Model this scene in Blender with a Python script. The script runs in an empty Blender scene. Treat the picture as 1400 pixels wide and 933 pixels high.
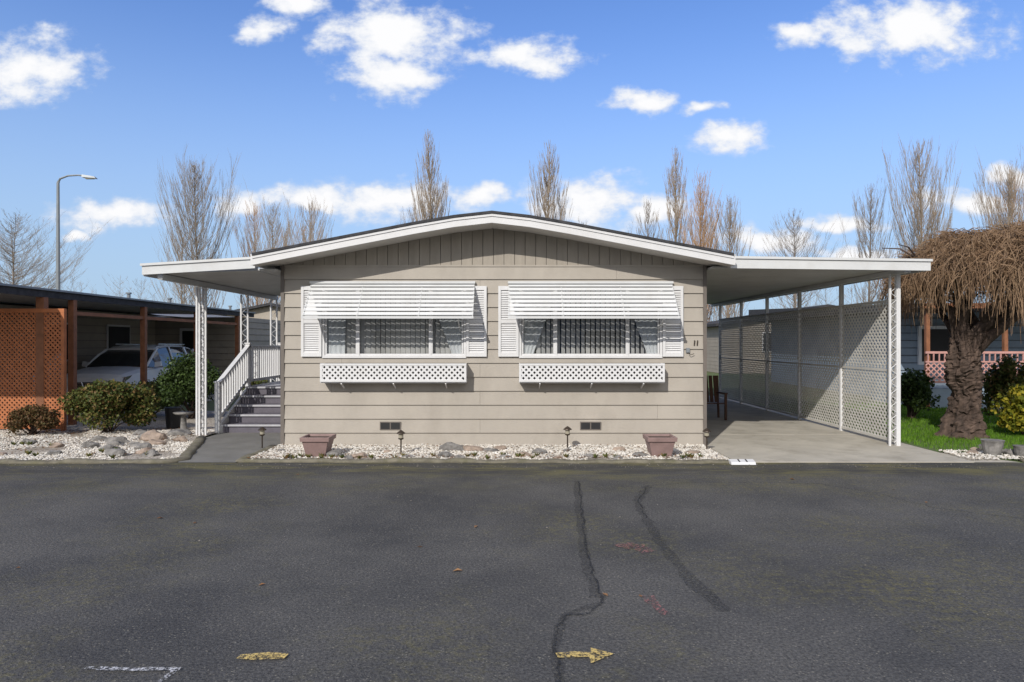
import bpy, bmesh, math, random
from mathutils import Vector, Matrix, noise as mnoise
R=random.Random(7)
sc=bpy.context.scene
# ------------------------------------------------------------------ materials
def newmat(name):
    m=bpy.data.materials.new(name); m.use_nodes=True
    nt=m.node_tree; b=nt.nodes['Principled BSDF']
    return m,nt,b
def N(nt,t,**k):
    n=nt.nodes.new(t)
    for a,v in k.items(): setattr(n,a,v)
    return n
def noise(nt,coord,scale,detail=4,rough=.6,stretch=None):
    if stretch:
        mp=N(nt,'ShaderNodeMapping'); mp.inputs['Scale'].default_value=stretch
        nt.links.new(coord,mp.inputs['Vector']); coord=mp.outputs[0]
    n=N(nt,'ShaderNodeTexNoise'); n.inputs['Scale'].default_value=scale
    n.inputs['Detail'].default_value=detail; n.inputs['Roughness'].default_value=rough
    nt.links.new(coord,n.inputs['Vector']); return n.outputs['Fac']
def ramp(nt,fac,a,b,ca=(0,0,0,1),cb=(1,1,1,1)):
    r=N(nt,'ShaderNodeValToRGB'); e=r.color_ramp.elements
    e[0].position=a; e[1].position=b; e[0].color=ca; e[1].color=cb
    nt.links.new(fac,r.inputs[0]); return r.outputs[0]
def mix(nt,f,a,b,mode='MIX'):
    m=N(nt,'ShaderNodeMix',data_type='RGBA',blend_type=mode)
    for i,v in ((0,f),(6,a),(7,b)):
        if isinstance(v,(int,float)): m.inputs[i].default_value=v
        elif isinstance(v,(tuple,list)): m.inputs[i].default_value=tuple(v)+((1,) if len(v)==3 else ())
        else: nt.links.new(v,m.inputs[i])
    return m.outputs[2]
def coord(nt): return N(nt,'ShaderNodeTexCoord').outputs['Object']
def mat(name,col,rough=.7,var=.15,scale=3,bump=0,bscale=60,metal=0,stretch=None,dirt=0,dirtcol=(.12,.10,.07),spec=.4):
    m,nt,b=newmat(name); c=coord(nt)
    lo=tuple(max(0,x*(1-var)) for x in col); hi=tuple(min(1,x*(1+var)) for x in col)
    o=mix(nt,ramp(nt,noise(nt,c,scale,4,.65,stretch),.3,.7),lo,hi)
    if dirt:
        o=mix(nt,ramp(nt,noise(nt,c,scale*.6+1.3,5,.7,stretch),.48,.8,(0,0,0,1),(dirt,)*3+(1,)),o,dirtcol)
    nt.links.new(o,b.inputs['Base Color'])
    b.inputs['Roughness'].default_value=rough; b.inputs['Metallic'].default_value=metal
    b.inputs['Specular IOR Level'].default_value=spec
    if bump:
        bp=N(nt,'ShaderNodeBump'); bp.inputs['Strength'].default_value=bump; bp.inputs['Distance'].default_value=.01
        nt.links.new(noise(nt,c,bscale,3),bp.inputs['Height']); nt.links.new(bp.outputs[0],b.inputs['Normal'])
    return m
def matri(name,cols,rough=.7,trans=0):
    m,nt,b=newmat(name)
    g=N(nt,'ShaderNodeNewGeometry'); r=N(nt,'ShaderNodeValToRGB'); e=r.color_ramp.elements
    while len(e)<len(cols): e.new(.5)
    for i,cc in enumerate(cols):
        e[i].position=i/(len(cols)-1); e[i].color=tuple(cc)+(1,)
    nt.links.new(g.outputs['Random Per Island'],r.inputs[0])
    o=mix(nt,ramp(nt,noise(nt,coord(nt),2.2,2),.3,.7),r.outputs[0],(.55,.55,.55),'MULTIPLY')
    o2=mix(nt,.6,r.outputs[0],o)
    nt.links.new(o2,b.inputs['Base Color']); b.inputs['Roughness'].default_value=rough
    b.inputs['Specular IOR Level'].default_value=.25
    if trans:
        t=N(nt,'ShaderNodeBsdfTranslucent'); nt.links.new(o2,t.inputs[0])
        ms=N(nt,'ShaderNodeMixShader'); ms.inputs[0].default_value=trans
        nt.links.new(b.outputs[0],ms.inputs[1]); nt.links.new(t.outputs[0],ms.inputs[2])
        nt.links.new(ms.outputs[0],nt.nodes['Material Output'].inputs[0])
    return m
M={}
M['siding']=mat('siding_paint',(.375,.340,.296),.6,.08,1.2,.15,90,stretch=(1,1,.6),dirt=.4,dirtcol=(.25,.22,.185))
M['gable']=mat('gable_paint',(.33,.295,.25),.65,.10,1.5,.15,90,stretch=(3,1,.5),dirt=.3,dirtcol=(.20,.175,.145))
M['trim']=mat('corner_trim',(.15,.13,.115),.6,.1)
M['white']=mat('white_paint',(.66,.66,.67),.45,.04,4,.05,80,dirt=.2,dirtcol=(.45,.42,.36))
M['whitealu']=mat('white_aluminium',(.60,.61,.62),.4,.05,2,dirt=.3,dirtcol=(.42,.40,.36))
M['soffit']=mat('soffit',(.50,.47,.43),.6,.06,2)
M['pan']=mat('carport_pan',(.47,.465,.45),.5,.10,1.5,dirt=.45,dirtcol=(.28,.26,.22))
M['shingle']=mat('shingle',(.045,.045,.05),.9,.4,9,.5,120)
M['lattice']=mat('lattice_white',(.60,.585,.55),.6,.10,2,dirt=.5,dirtcol=(.36,.33,.28))
M['olattice']=mat('lattice_terracotta',(.42,.15,.06),.75,.18,6,.2,60)
M['brownpost']=mat('brown_post',(.24,.10,.05),.7,.25,8,.2,60)
M['concrete']=mat('concrete',(.42,.39,.335),.9,.14,1.0,.3,150,dirt=.75,dirtcol=(.22,.20,.16))
M['walk']=mat('walk_concrete',(.17,.165,.155),.9,.15,2,.3,150,dirt=.5,dirtcol=(.10,.10,.08))
M['kerb']=mat('kerb_concrete',(.16,.145,.11),.9,.3,6,.5,80,dirt=.8,dirtcol=(.10,.10,.04))
M['dark']=mat('dark',(.02,.02,.022),.6,.2)
M['interior']=mat('interior',(.07,.07,.072),.9,.2)
M['tread']=mat('stair_tread',(.42,.42,.45),.6,.12,5)
M['riser']=mat('stair_riser',(.12,.11,.135),.6,.15,5)
M['pot']=mat('pot_mauve',(.25,.17,.16),.6,.15,8,.1)
M['soil']=mat('soil',(.05,.035,.025),.95,.3,20,.6,60)
M['bronze']=mat('bronze',(.06,.045,.035),.45,.2,8,metal=.4)
M['bark']=mat('bark_dark',(.085,.058,.045),.9,.6,8,1.0,22,stretch=(1,1,.35),dirt=.8,dirtcol=(.03,.022,.018))
M['barkp']=mat('bark_poplar',(.27,.215,.165),.9,.2,2)
M['barkr']=mat('bark_reddish',(.38,.24,.14),.9,.2,2)
M['barkg']=mat('bark_grey',(.22,.185,.155),.9,.2,2)
M['strand']=matri('weeping_twigs',[(.13,.078,.045),(.29,.185,.11),(.37,.25,.155),(.21,.13,.08)],.85)
M['galv']=mat('galvanised',(.24,.26,.28),.5,.1,metal=.3)
M['roofsheet']=mat('roof_sheet',(.20,.20,.21),.6,.2,3,dirt=.4)
M['blue']=mat('blue_siding',(.24,.30,.37),.7,.1,2)
M['tan']=mat('tan_siding',(.36,.32,.27),.7,.1,2)
M['rust']=mat('pink_lattice',(.50,.27,.24),.8,.15,4)
M['carpaint']=mat('car_paint',(.68,.70,.72),.25,.02,3,spec=.6)
M['tyre']=mat('tyre',(.02,.02,.02),.8,.2)
M['chrome']=mat('chrome',(.6,.6,.62),.15,.05,metal=1)
M['wood']=mat('dark_wood',(.09,.045,.03),.8,.3,6,.2)
M['blind']=mat('blind',(.78,.76,.73),.8,.06,3); M['curtain']=mat('curtain',(.68,.69,.70),.8,.06,4)
M['leafg']=matri('shrub_leaves',[(.05,.07,.018),(.09,.12,.03),(.15,.155,.035),(.24,.14,.06)],.55,.2)
M['leafr']=matri('shrub_leaves_red',[(.07,.05,.025),(.13,.09,.035),(.19,.09,.045),(.11,.11,.035)],.6,.2)
M['leafd']=matri('shrub_leaves_dark',[(.03,.05,.016),(.06,.10,.025),(.09,.14,.035)],.5,.2)
M['leafy']=matri('shrub_leaves_yellow',[(.12,.15,.02),(.28,.28,.03),(.50,.40,.04)],.55,.25)
M['grass']=matri('grass_blades',[(.07,.16,.015),(.13,.28,.02),(.19,.34,.03)],.6,.3)
M['pebble']=matri('pebbles',[(.76,.72,.66),(.62,.57,.50),(.82,.80,.76),(.42,.37,.31),(.70,.66,.60)],.85)
M['rock']=mat('rock',(.19,.18,.17),.85,.5,7,.9,25)
M['rockt']=mat('rock_tan',(.30,.235,.19),.85,.4,7,.9,25)
M['litter']=matri('leaf_litter',[(.10,.05,.02),(.25,.12,.05),(.35,.20,.10)],.8)
M['lampglass']=mat('lamp_glass',(.35,.32,.25),.2,.1)
def glassmat(name,tint,refl):
    m,nt,b=newmat(name); nt.nodes.remove(b)
    t=N(nt,'ShaderNodeBsdfTransparent'); t.inputs[0].default_value=tint+(1,)
    g=N(nt,'ShaderNodeBsdfGlossy'); g.inputs['Roughness'].default_value=.02
    f=N(nt,'ShaderNodeFresnel'); f.inputs[0].default_value=1.5
    a=N(nt,'ShaderNodeMath',operation='MULTIPLY_ADD'); a.inputs[1].default_value=1.0; a.inputs[2].default_value=refl
    nt.links.new(f.outputs[0],a.inputs[0])
    ms=N(nt,'ShaderNodeMixShader'); nt.links.new(a.outputs[0],ms.inputs[0])
    nt.links.new(t.outputs[0],ms.inputs[1]); nt.links.new(g.outputs[0],ms.inputs[2])
    nt.links.new(ms.outputs[0],nt.nodes['Material Output'].inputs[0]); return m
M['glass']=glassmat('window_glass',(.92,.94,.95),.05)
M['cglass']=mat('car_glass',(.02,.025,.03),.05,.1,spec=.9)
def roadmat():
    m,nt,b=newmat('asphalt'); c=coord(nt)
    base=mix(nt,ramp(nt,noise(nt,c,.55,5,.65),.36,.64),(.060,.060,.061),(.106,.103,.098))
    fine=ramp(nt,noise(nt,c,48,4,.85),.38,.62)
    o=mix(nt,fine,mix(nt,1,base,(.45,.45,.46),'MULTIPLY'),mix(nt,1,base,(1.5,1.47,1.42),'MULTIPLY'))
    v=N(nt,'ShaderNodeTexVoronoi'); v.inputs['Scale'].default_value=38; nt.links.new(c,v.inputs['Vector'])
    sp=ramp(nt,v.outputs['Distance'],.14,.26,(1,1,1,1),(0,0,0,1))
    spm=mix(nt,1,sp,ramp(nt,noise(nt,c,7,3,.7),.42,.58),'MULTIPLY')
    o=mix(nt,mix(nt,1,spm,(.7,.7,.7),'MULTIPLY'),o,(.28,.26,.21))
    big=ramp(nt,noise(nt,c,.38,4,.7),.47,.64); med=ramp(nt,noise(nt,c,14,6,.85),.47,.60)
    ms=mix(nt,1,big,med,'MULTIPLY')
    o=mix(nt,mix(nt,1,ms,(.65,.65,.65),'MULTIPLY'),o,(.175,.155,.060))
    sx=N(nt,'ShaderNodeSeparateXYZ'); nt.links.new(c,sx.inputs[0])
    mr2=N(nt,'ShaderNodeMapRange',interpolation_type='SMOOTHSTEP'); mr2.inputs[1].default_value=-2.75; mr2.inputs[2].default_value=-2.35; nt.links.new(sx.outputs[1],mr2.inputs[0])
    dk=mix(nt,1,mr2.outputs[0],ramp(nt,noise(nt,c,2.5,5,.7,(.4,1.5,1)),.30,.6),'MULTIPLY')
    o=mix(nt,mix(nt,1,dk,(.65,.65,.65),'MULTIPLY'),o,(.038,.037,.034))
    mr=N(nt,'ShaderNodeMapRange'); mr.inputs[1].default_value=-3.8; mr.inputs[2].default_value=-2.2; nt.links.new(sx.outputs[1],mr.inputs[0])
    ed=mix(nt,1,mr.outputs[0],ramp(nt,noise(nt,c,1.0,7,.78,(.6,1.6,1)),.48,.62),'MULTIPLY')
    o=mix(nt,mix(nt,1,ed,(.6,.6,.6),'MULTIPLY'),o,(.18,.16,.060))
    nt.links.new(o,b.inputs['Base Color']); b.inputs['Roughness'].default_value=.85; b.inputs['Specular IOR Level'].default_value=.3
    bp=N(nt,'ShaderNodeBump'); bp.inputs['Strength'].default_value=.8; bp.inputs['Distance'].default_value=.014
    nt.links.new(noise(nt,c,60,2,.75),bp.inputs['Height']); nt.links.new(bp.outputs[0],b.inputs['Normal'])
    return m
M['road']=roadmat()
def worn(name,col,cov,wd_=.07,maxf=1.0):
    m,nt,b=newmat(name); c=coord(nt)
    f=ramp(nt,noise(nt,c,50,5,.8),cov-.05,cov+wd_,(0,0,0,1),(maxf,maxf,maxf,1))
    nt.links.new(mix(nt,f,(.05,.05,.05),col),b.inputs['Base Color']); b.inputs['Roughness'].default_value=.85
    t=N(nt,'ShaderNodeBsdfTransparent'); ms=N(nt,'ShaderNodeMixShader'); nt.links.new(f,ms.inputs[0])
    nt.links.new(t.outputs[0],ms.inputs[1]); nt.links.new(b.outputs[0],ms.inputs[2]); nt.links.new(ms.outputs[0],nt.nodes['Material Output'].inputs[0])
    return m
M['yel']=worn('paint_yellow',(.66,.48,.16),.45,.1)
M['red']=worn('paint_red',(.58,.22,.20),.50,.14,.85)
M['wht']=worn('paint_white',(.6,.6,.62),.47,.1)
M['seal']=worn('crack_seal',(.020,.020,.021),.46,.12)
M['seal2']=worn('crack_band',(.034,.034,.035),.46,.25,.8)
def gm():
    m,nt,b=newmat('ground_soil'); c=coord(nt)
    o=mix(nt,ramp(nt,noise(nt,c,.2,6),.4,.6),(.12,.11,.06),(.08,.12,.03))
    nt.links.new(o,b.inputs['Base Color']); b.inputs['Roughness'].default_value=.95; return m
M['ground']=gm()
def gv():
    m,nt,b=newmat('gravel_base'); c=coord(nt)
    v=N(nt,'ShaderNodeTexVoronoi'); v.inputs['Scale'].default_value=45; nt.links.new(c,v.inputs['Vector'])
    o=mix(nt,ramp(nt,v.outputs['Distance'],.2,.7),(.60,.55,.48),(.20,.17,.14))
    o=mix(nt,ramp(nt,noise(nt,c,1.5,5),.5,.75),o,(.22,.18,.14))
    nt.links.new(o,b.inputs['Base Color']); b.inputs['Roughness'].default_value=.95; return m
M['gravelbase']=gv()
# ------------------------------------------------------------------ mesh helpers
class MB:
    def __init__(s,*mats): s.v=[];s.f=[];s.m=[];s.mats=[M[k] for k in mats]
    def box(s,x0,x1,y0,y1,z0,z1,m=0):
        s.hexa([(x0,y0,z0),(x1,y0,z0),(x1,y1,z0),(x0,y1,z0),(x0,y0,z1),(x1,y0,z1),(x1,y1,z1),(x0,y1,z1)],m)
    def hexa(s,p,m=0):
        b=len(s.v); s.v+=[tuple(q) for q in p]
        for f in ((0,3,2,1),(4,5,6,7),(0,1,5,4),(1,2,6,5),(2,3,7,6),(3,0,4,7)):
            s.f.append(tuple(b+i for i in f)); s.m.append(m)
    def beam(s,a,b_,w,t,up=(0,0,1),m=0):
        a=Vector(a);b_=Vector(b_);d=(b_-a).normalized();u=Vector(up)
        sx=d.cross(u).normalized(); uz=sx.cross(d).normalized(); sx*=w/2; uz*=t/2
        s.hexa([a-sx-uz,a+sx-uz,b_+sx-uz,b_-sx-uz,a-sx+uz,a+sx+uz,b_+sx+uz,b_-sx+uz],m)
    def poly(s,pts,m=0):
        b=len(s.v); s.v+=[tuple(q) for q in pts]; s.f.append(tuple(range(b,b+len(pts)))); s.m.append(m)
    def tube(s,pts,rad,n=6,m=0,cap=True):
        pts=[Vector(p) for p in pts]; b=len(s.v); L=len(pts)
        if isinstance(rad,(int,float)): rad=[rad]*L
        for i,p in enumerate(pts):
            d=(pts[min(i+1,L-1)]-pts[max(i-1,0)]); 
            if d.length<1e-9: d=Vector((0,0,1))
            d.normalize(); ref=Vector((1,0,0)) if abs(d.x)<.8 else Vector((0,1,0))
            x=d.cross(ref).normalized(); y=d.cross(x)
            for k in range(n):
                a=2*math.pi*k/n; q=p+x*(math.cos(a)*rad[i])+y*(math.sin(a)*rad[i]); s.v.append((q.x,q.y,q.z))
        for i in range(L-1):
            for k in range(n):
                k2=(k+1)%n; s.f.append((b+i*n+k,b+i*n+k2,b+(i+1)*n+k2,b+(i+1)*n+k)); s.m.append(m)
        if cap and n>3:
            s.f.append(tuple(b+k for k in range(n))); s.m.append(m)
            s.f.append(tuple(b+(L-1)*n+k for k in range(n))); s.m.append(m)
    def loft(s,rings,m=0,cap=True):
        b=len(s.v); n=len(rings[0])
        for r in rings: s.v+=[tuple(q) for q in r]
        for i in range(len(rings)-1):
            for k in range(n):
                k2=(k+1)%n; s.f.append((b+i*n+k,b+i*n+k2,b+(i+1)*n+k2,b+(i+1)*n+k)); s.m.append(m)
        if cap:
            s.f.append(tuple(b+k for k in range(n))); s.m.append(m)
            s.f.append(tuple(b+(len(rings)-1)*n+k for k in range(n))); s.m.append(m)
    def build(s,name,parent=None,smooth=False,bevel=0,subsurf=0):
        me=bpy.data.meshes.new(name); me.from_pydata(s.v,[],s.f)
        for mm in s.mats: me.materials.append(mm)
        me.polygons.foreach_set('material_index',s.m)
        if smooth: me.polygons.foreach_set('use_smooth',[True]*len(s.f))
        me.update()
        if len(s.f)<60000:
            bm=bmesh.new(); bm.from_mesh(me)
            bmesh.ops.recalc_face_normals(bm,faces=bm.faces)
            bm.to_mesh(me); bm.free()
        o=bpy.data.objects.new(name,me); sc.collection.objects.link(o)
        if parent:
            o.parent=parent; o.matrix_parent_inverse=Matrix.Translation(-parent.location)
        if bevel:
            md=o.modifiers.new('bevel','BEVEL'); md.width=bevel; md.segments=2; md.limit_method='ANGLE'
        if subsurf:
            md=o.modifiers.new('sub','SUBSURF'); md.levels=subsurf; md.render_levels=subsurf
        return o
def empty(name,loc):
    e=bpy.data.objects.new(name,None); e.location=loc; sc.collection.objects.link(e); e.empty_display_size=.3; return e
def lattice(mb,o,ux,uz,un,W,H,pitch,w,t,m=0):
    o=Vector(o);ux=Vector(ux);uz=Vector(uz);un=Vector(un); st=pitch*math.sqrt(2)
    c=-H+st*.5
    while c<W:
        u0=max(0,c);u1=min(W,H+c)
        if u1-u0>.03:
            a=o+ux*u0+uz*(u0-c); b=o+ux*u1+uz*(u1-c); mb.beam(a,b,t,w,up=(un.cross(b-a)).normalized(),m=m)
        c+=st
    c=st*.5
    while c<W+H:
        u0=max(0,c-H);u1=min(W,c)
        if u1-u0>.03:
            a=o+ux*u0+uz*(c-u0)+un*t; b=o+ux*u1+uz*(c-u1)+un*t; mb.beam(a,b,t,w,up=(un.cross(b-a)).normalized(),m=m)
        c+=st
def scroll_post(mb,x,y,z0,z1,w=.16,axis='x',m=0):
    h=w/2
    for s in (-h,h):
        px,py=(x+s,y) if axis=='x' else (x,y+s)
        mb.box(px-.016,px+.016,py-.016,py+.016,z0,z1,m)
    n=int((z1-z0)/.22)
    for i in range(n):
        za=z0+.06+i*.22
        pts=[]
        for k in range(7):
            a=k/6*2*math.pi; off=math.sin(a)*(h-.02)
            pts.append((x+off,y,za+k/6*.22) if axis=='x' else (x,y+off,za+k/6*.22))
        mb.tube(pts,.006,4,m)
# ------------------------------------------------------------------ ground, road
g=MB('ground'); g.poly([(-400,-300,-.01),(400,-300,-.01),(400,500,-.01),(-400,500,-.01)]); g.build('ground')
r=MB('road'); r.poly([(-60,-14.5,0),(60,-14.5,0),(60,-1.6,0),(-60,-1.6,0)]); r.build('road')
def strip(mb,pts,w,z,seed=1,jit=.03,m=0,sub=9):
    rr=random.Random(seed); P=[]
    for i in range(len(pts)-1):
        for k in range(sub):
            t=k/sub; P.append((pts[i][0]*(1-t)+pts[i+1][0]*t+rr.uniform(-jit,jit),pts[i][1]*(1-t)+pts[i+1][1]*t+rr.uniform(-jit,jit)*.6))
    P.append(pts[-1]); b=len(mb.v)
    for i,q in enumerate(P):
        a=P[max(i-1,0)];c=P[min(i+1,len(P)-1)]; d=Vector((c[0]-a[0],c[1]-a[1])); d.normalize(); ww=w*rr.uniform(.6,1.3)/2
        mb.v.append((q[0]-d.y*ww,q[1]+d.x*ww,z)); mb.v.append((q[0]+d.y*ww,q[1]-d.x*ww,z))
    for i in range(len(P)-1): mb.f.append((b+2*i,b+2*i+1,b+2*i+3,b+2*i+2)); mb.m.append(m)
k=MB('seal','seal2')
strip(k,[(.86,-3.0),(.74,-4.6),(.63,-6.3),(.62,-7.2),(.50,-7.4),(.34,-7.42),(.26,-7.75),(.25,-8.4),(.30,-9.5)],.020,.008,1,.016)
strip(k,[(.84,-3.0),(.72,-4.6),(.60,-6.3),(.60,-7.1)],.10,.004,12,.008,1)
strip(k,[(.60,-7.2),(.34,-7.42),(.25,-7.9),(.27,-9)],.06,.004,14,.008,1)
strip(k,[(1.70,-3.3),(1.42,-4.1),(1.36,-4.8),(1.33,-5.8),(1.34,-6.67),(1.42,-7.35)],.11,.004,2,.012,1)
strip(k,[(1.70,-3.3),(1.42,-4.1),(1.37,-4.9)],.014,.008,22,.015)
strip(k,[(1.70,-3.3),(2.3,-3.1),(3.2,-3.1),(4.1,-3.2)],.012,.008,4,.03)
strip(k,[(3.9,-3.2),(4.3,-3.7),(4.6,-4.5),(5.2,-4.9)],.012,.008,6,.03)
strip(k,[(-3.0,-3.9),(-3.15,-4.3),(-2.75,-4.0),(-2.6,-3.6)],.008,.008,5,.03)
k.build('asphalt_crack')
a=MB('yel'); z=.012
a.poly([(.26,-8.05,z),(.44,-8.04,z),(.44,-8.12,z),(.585,-8.0,z),(.46,-7.92,z),(.455,-7.985,z),(.36,-7.97,z),(.25,-7.99,z)]); a.build('painted_arrow')
a=MB('yel'); a.poly([(-1.56,-8.06,z),(-1.45,-8.08,z),(-1.29,-8.06,z),(-1.28,-8.0,z),(-1.4,-7.98,z),(-1.55,-8.01,z)]); a.build('painted_dash')
a=MB('wht'); strip(a,[(-2.34,-8.17),(-2.1,-8.19),(-1.83,-8.18),(-1.86,-8.33)],.035,z,7,.006); a.build('painted_mark')
a=MB('red'); strip(a,[(.95,-5.93),(1.05,-5.83),(1.12,-5.93),(1.17,-6.07)],.15,z,8,.008,sub=3); a.build('painted_spot')
a=MB('red'); strip(a,[(.96,-7.08),(.97,-7.26),(1.02,-7.42)],.085,z,9,.006,sub=3); a.build('painted_spot')
# driveway, walkway, kerb
d=MB('concrete','dark')
ys=[-1.6,1.5,4.7,7.9,11.2]
for i in range(4): d.box(3.36,6.92,ys[i]+.01,ys[i+1]-.01,-.02,.012)
d.build('driveway',bevel=.004)
d=MB('concrete'); d.poly([(6.9,-1.6,.004),(7.6,-1.6,.004),(6.95,-.4,.004),(6.92,-.4,.004)]); d.build('driveway_apron')
w=MB('walk'); w.poly([(-4.98,-1.62,.006),(-4.12,-1.62,.006),(-4.0,1.8,.006),(-5.75,1.8,.006),(-5.75,.9,.006)]); w.build('walkway')
kb=MB('kerb')
def curb(pts,w=.09,h=.055,seed=0):
    rr=random.Random(seed)
    P=[]
    for i in range(len(pts)-1):
        L=math.dist(pts[i],pts[i+1]); n=max(1,int(L/.18))
        for k2 in range(n):
            t=k2/n; P.append((pts[i][0]*(1-t)+pts[i+1][0]*t+rr.uniform(-.015,.015),pts[i][1]*(1-t)+pts[i+1][1]*t+rr.uniform(-.035,.035)))
    P.append(pts[-1]); rings=[]
    for i,q in enumerate(P):
        a=P[max(i-1,0)];c=P[min(i+1,len(P)-1)]; d=Vector((c[0]-a[0],c[1]-a[1])); d.normalize(); n=Vector((-d.y,d.x)); hh=h*rr.uniform(.5,1.2)
        rings.append([(q[0]+n.x*o_,q[1]+n.y*o_,zz) for o_,zz in ((-w,-.01),(-w*.8,hh*.7),(-w*.3,hh),(w*.4,hh),(w*.9,hh*.7),(w,-.01))])
    kb.loft(rings)
curb([(-4.05,-.2),(-4.1,-1.5),(3.3,-1.6)],seed=1); curb([(-20,-1.6),(-5.15,-1.6),(-5.0,-1.35),(-5.75,.9)],seed=2); curb([(7.7,-1.5),(12,-1.35),(20,-1.2)],seed=3)
kb.build('kerb',smooth=True)
pl=MB('white','dark'); pl.hexa([(3.22,-1.78,.0),(3.58,-1.78,.0),(3.58,-1.62,.0),(3.22,-1.62,.0),(3.22,-1.76,.035),(3.58,-1.76,.035),(3.58,-1.64,.06),(3.22,-1.64,.06)])
for xx in (3.34,3.45): pl.hexa([(xx,-1.752,.038),(xx+.02,-1.752,.038),(xx+.02,-1.66,.06),(xx,-1.66,.06),(xx,-1.752,.041),(xx+.02,-1.752,.041),(xx+.02,-1.66,.063),(xx,-1.66,.063)],1)
pl.build('kerb_number_plate')
# gravel beds
b=MB('gravelbase')
b.poly([(-4.05,-1.55,.022),(3.3,-1.55,.022),(3.34,.1,.022),(-4.0,.1,.022)])
b.poly([(-20,-1.55,.022),(-5.05,-1.55,.022),(-5.08,-1.3,.022),(-5.8,.9,.022),(-5.8,6,.022),(-20,6,.022)])
b.build('gravel_bed')
icv=[Vector(q) for q in ((1,0,0),(0,1,0),(-1,0,0),(0,-1,0),(.1,.1,1),(-.1,0,-1))]; icf=[(0,1,4),(1,2,4),(2,3,4),(3,0,4),(1,0,5),(2,1,5),(3,2,5),(0,3,5)]
def pebbles(name,regions,mt,smin,smax,zb=.022):
    rr=random.Random(5); mb=MB(mt)
    for (x0,x1,y0,y1,n,clip) in regions:
        for _ in range(n):
            x=rr.uniform(x0,x1);y=rr.uniform(y0,y1)
            if clip and not clip(x,y): continue
            s=rr.uniform(smin,smax); sx=s*rr.uniform(.8,1.4);sy=s*rr.uniform(.8,1.4);sz=s*rr.uniform(.5,.9); an=rr.uniform(0,6.28);ca,sa=math.cos(an),math.sin(an)
            bidx=len(mb.v); zc=zb+sz*rr.uniform(.1,1.3)
            for v in icv:
                k1=1+rr.uniform(-.25,.25); a_=v.x*sx*k1;b_=v.y*sy*k1
                mb.v.append((x+a_*ca-b_*sa,y+a_*sa+b_*ca,zc+v.z*sz))
            for f in icf: mb.f.append((bidx+f[0],bidx+f[1],bidx+f[2])); mb.m.append(0)
    return mb.build(name)
lc=lambda x,y: x< -5.12-(max(0,y+1.3))*.32 if y<.9 else x<-5.85
den=lambda x,y: mnoise.noise(Vector((x*.8,y*.8,3)))>-.25
den2=lambda x,y: mnoise.noise(Vector((x*1.1,y*1.4,8)))>-.38 or y>-.6
pebbles('gravel',[(-4.0,3.28,-1.52,.0,13000,den2),(-13,-5.0,-1.52,2.0,26000,lambda x,y:lc(x,y) and den(x,y)),(6.95,9.5,-1.45,-.6,1600,None)],'pebble',.012,.023)
M['grit']=matri('grit',[(.20,.18,.15),(.34,.31,.27),(.12,.11,.10)],.9)
pebbles('loose_stones',[(-12,12,-2.1,-1.68,700,None),(-5,5,-8.5,-2.3,60,None)],'grit',.004,.009,0)
# rocks
def rock(mb,x,y,z,sx,sy,sz,seed,m=0):
    bm=bmesh.new(); bmesh.ops.create_icosphere(bm,subdivisions=3,radius=1); b0=len(mb.v)
    for v in bm.verts:
        c=v.co.copy()
        rq=random.Random(seed*7+1)
        for _ in range(7):
            nn=Vector((rq.gauss(0,1),rq.gauss(0,1),rq.gauss(0,1))).normalized(); dd=c.dot(nn); lim=rq.uniform(.55,.85)
            if dd>lim: c-=nn*(dd-lim)
        n=mnoise.noise(c*1.3+Vector((seed*3.1,0,0)))*.35+mnoise.noise(c*4+Vector((seed,5,0)))*.12
        q=c*(1.15+n); mb.v.append((x+q.x*sx,y+q.y*sy,z+max(q.z,-.4)*sz))
    for f in bm.faces: mb.f.append(tuple(b0+v.index for v in f.verts)); mb.m.append(m)
    bm.free()
rk=MB('rock','rockt')
for i,(x,y,s) in enumerate([(-.95,-.55,.16),(-.62,-.6,.13),(-1.0,-1.25,.10),(-.35,-.7,.10),(.18,-1.2,.09),(.42,-.9,.09),(-2.75,-1.2,.11),(-2.35,-1.25,.08),(1.2,-1.3,.07),(2.0,-1.2,.09),(2.9,-.9,.08),(-3.75,-.7,.06),(-.1,-1.35,.07),(1.75,-.6,.08),(-1.6,-1.3,.07),(-2.5,-1.4,.06),(.7,-1.42,.06),(2.6,-1.4,.07),(-.8,-1.45,.07),(-2.0,-.8,.05),(-3.4,-1.4,.06),(1.6,-1.42,.06),(-.2,-.5,.09),(.9,-.7,.06)]):
    rock(rk,x,y,.03,s*1.3,s,s*.7,i,i%3==1)
for i,(x,y,s) in enumerate([(-6.5,.6,.18),(-6.9,.2,.15),(-7.4,.5,.12),(-6.15,.1,.13),(-6.1,-.4,.11),(-6.6,-.6,.12),(-5.9,-.8,.10),(-6.2,-1.1,.12),(-7.1,-.3,.11),(-7.7,-.2,.09),(-8.4,.1,.10),(-8.9,-.3,.08),(-9.5,.4,.11),(-5.65,-1.1,.09),(-7.2,-1.0,.09),(-8,-1.1,.07),(-6.3,1.2,.17),(-7.0,1.3,.15),(-9.2,-.9,.07),(-6.75,-.1,.1),(-6.4,-.15,.08),(-5.95,.5,.1),(-6.8,.9,.13)]):
    rock(rk,x,y,.03,s*1.25,s,s*.8,i+30,1 if i%3==0 else 0)
for i,(x,y,s) in enumerate([(7.9,-1.0,.12),(8.3,-.7,.09),(8.0,-.3,.10),(7.35,-.9,.08),(9.2,-.9,.10),(7.6,-.6,.07)]): rock(rk,x,y,.03,s*1.2,s,s*.7,i+70,i%2)
rk.build('garden_rocks')
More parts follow.
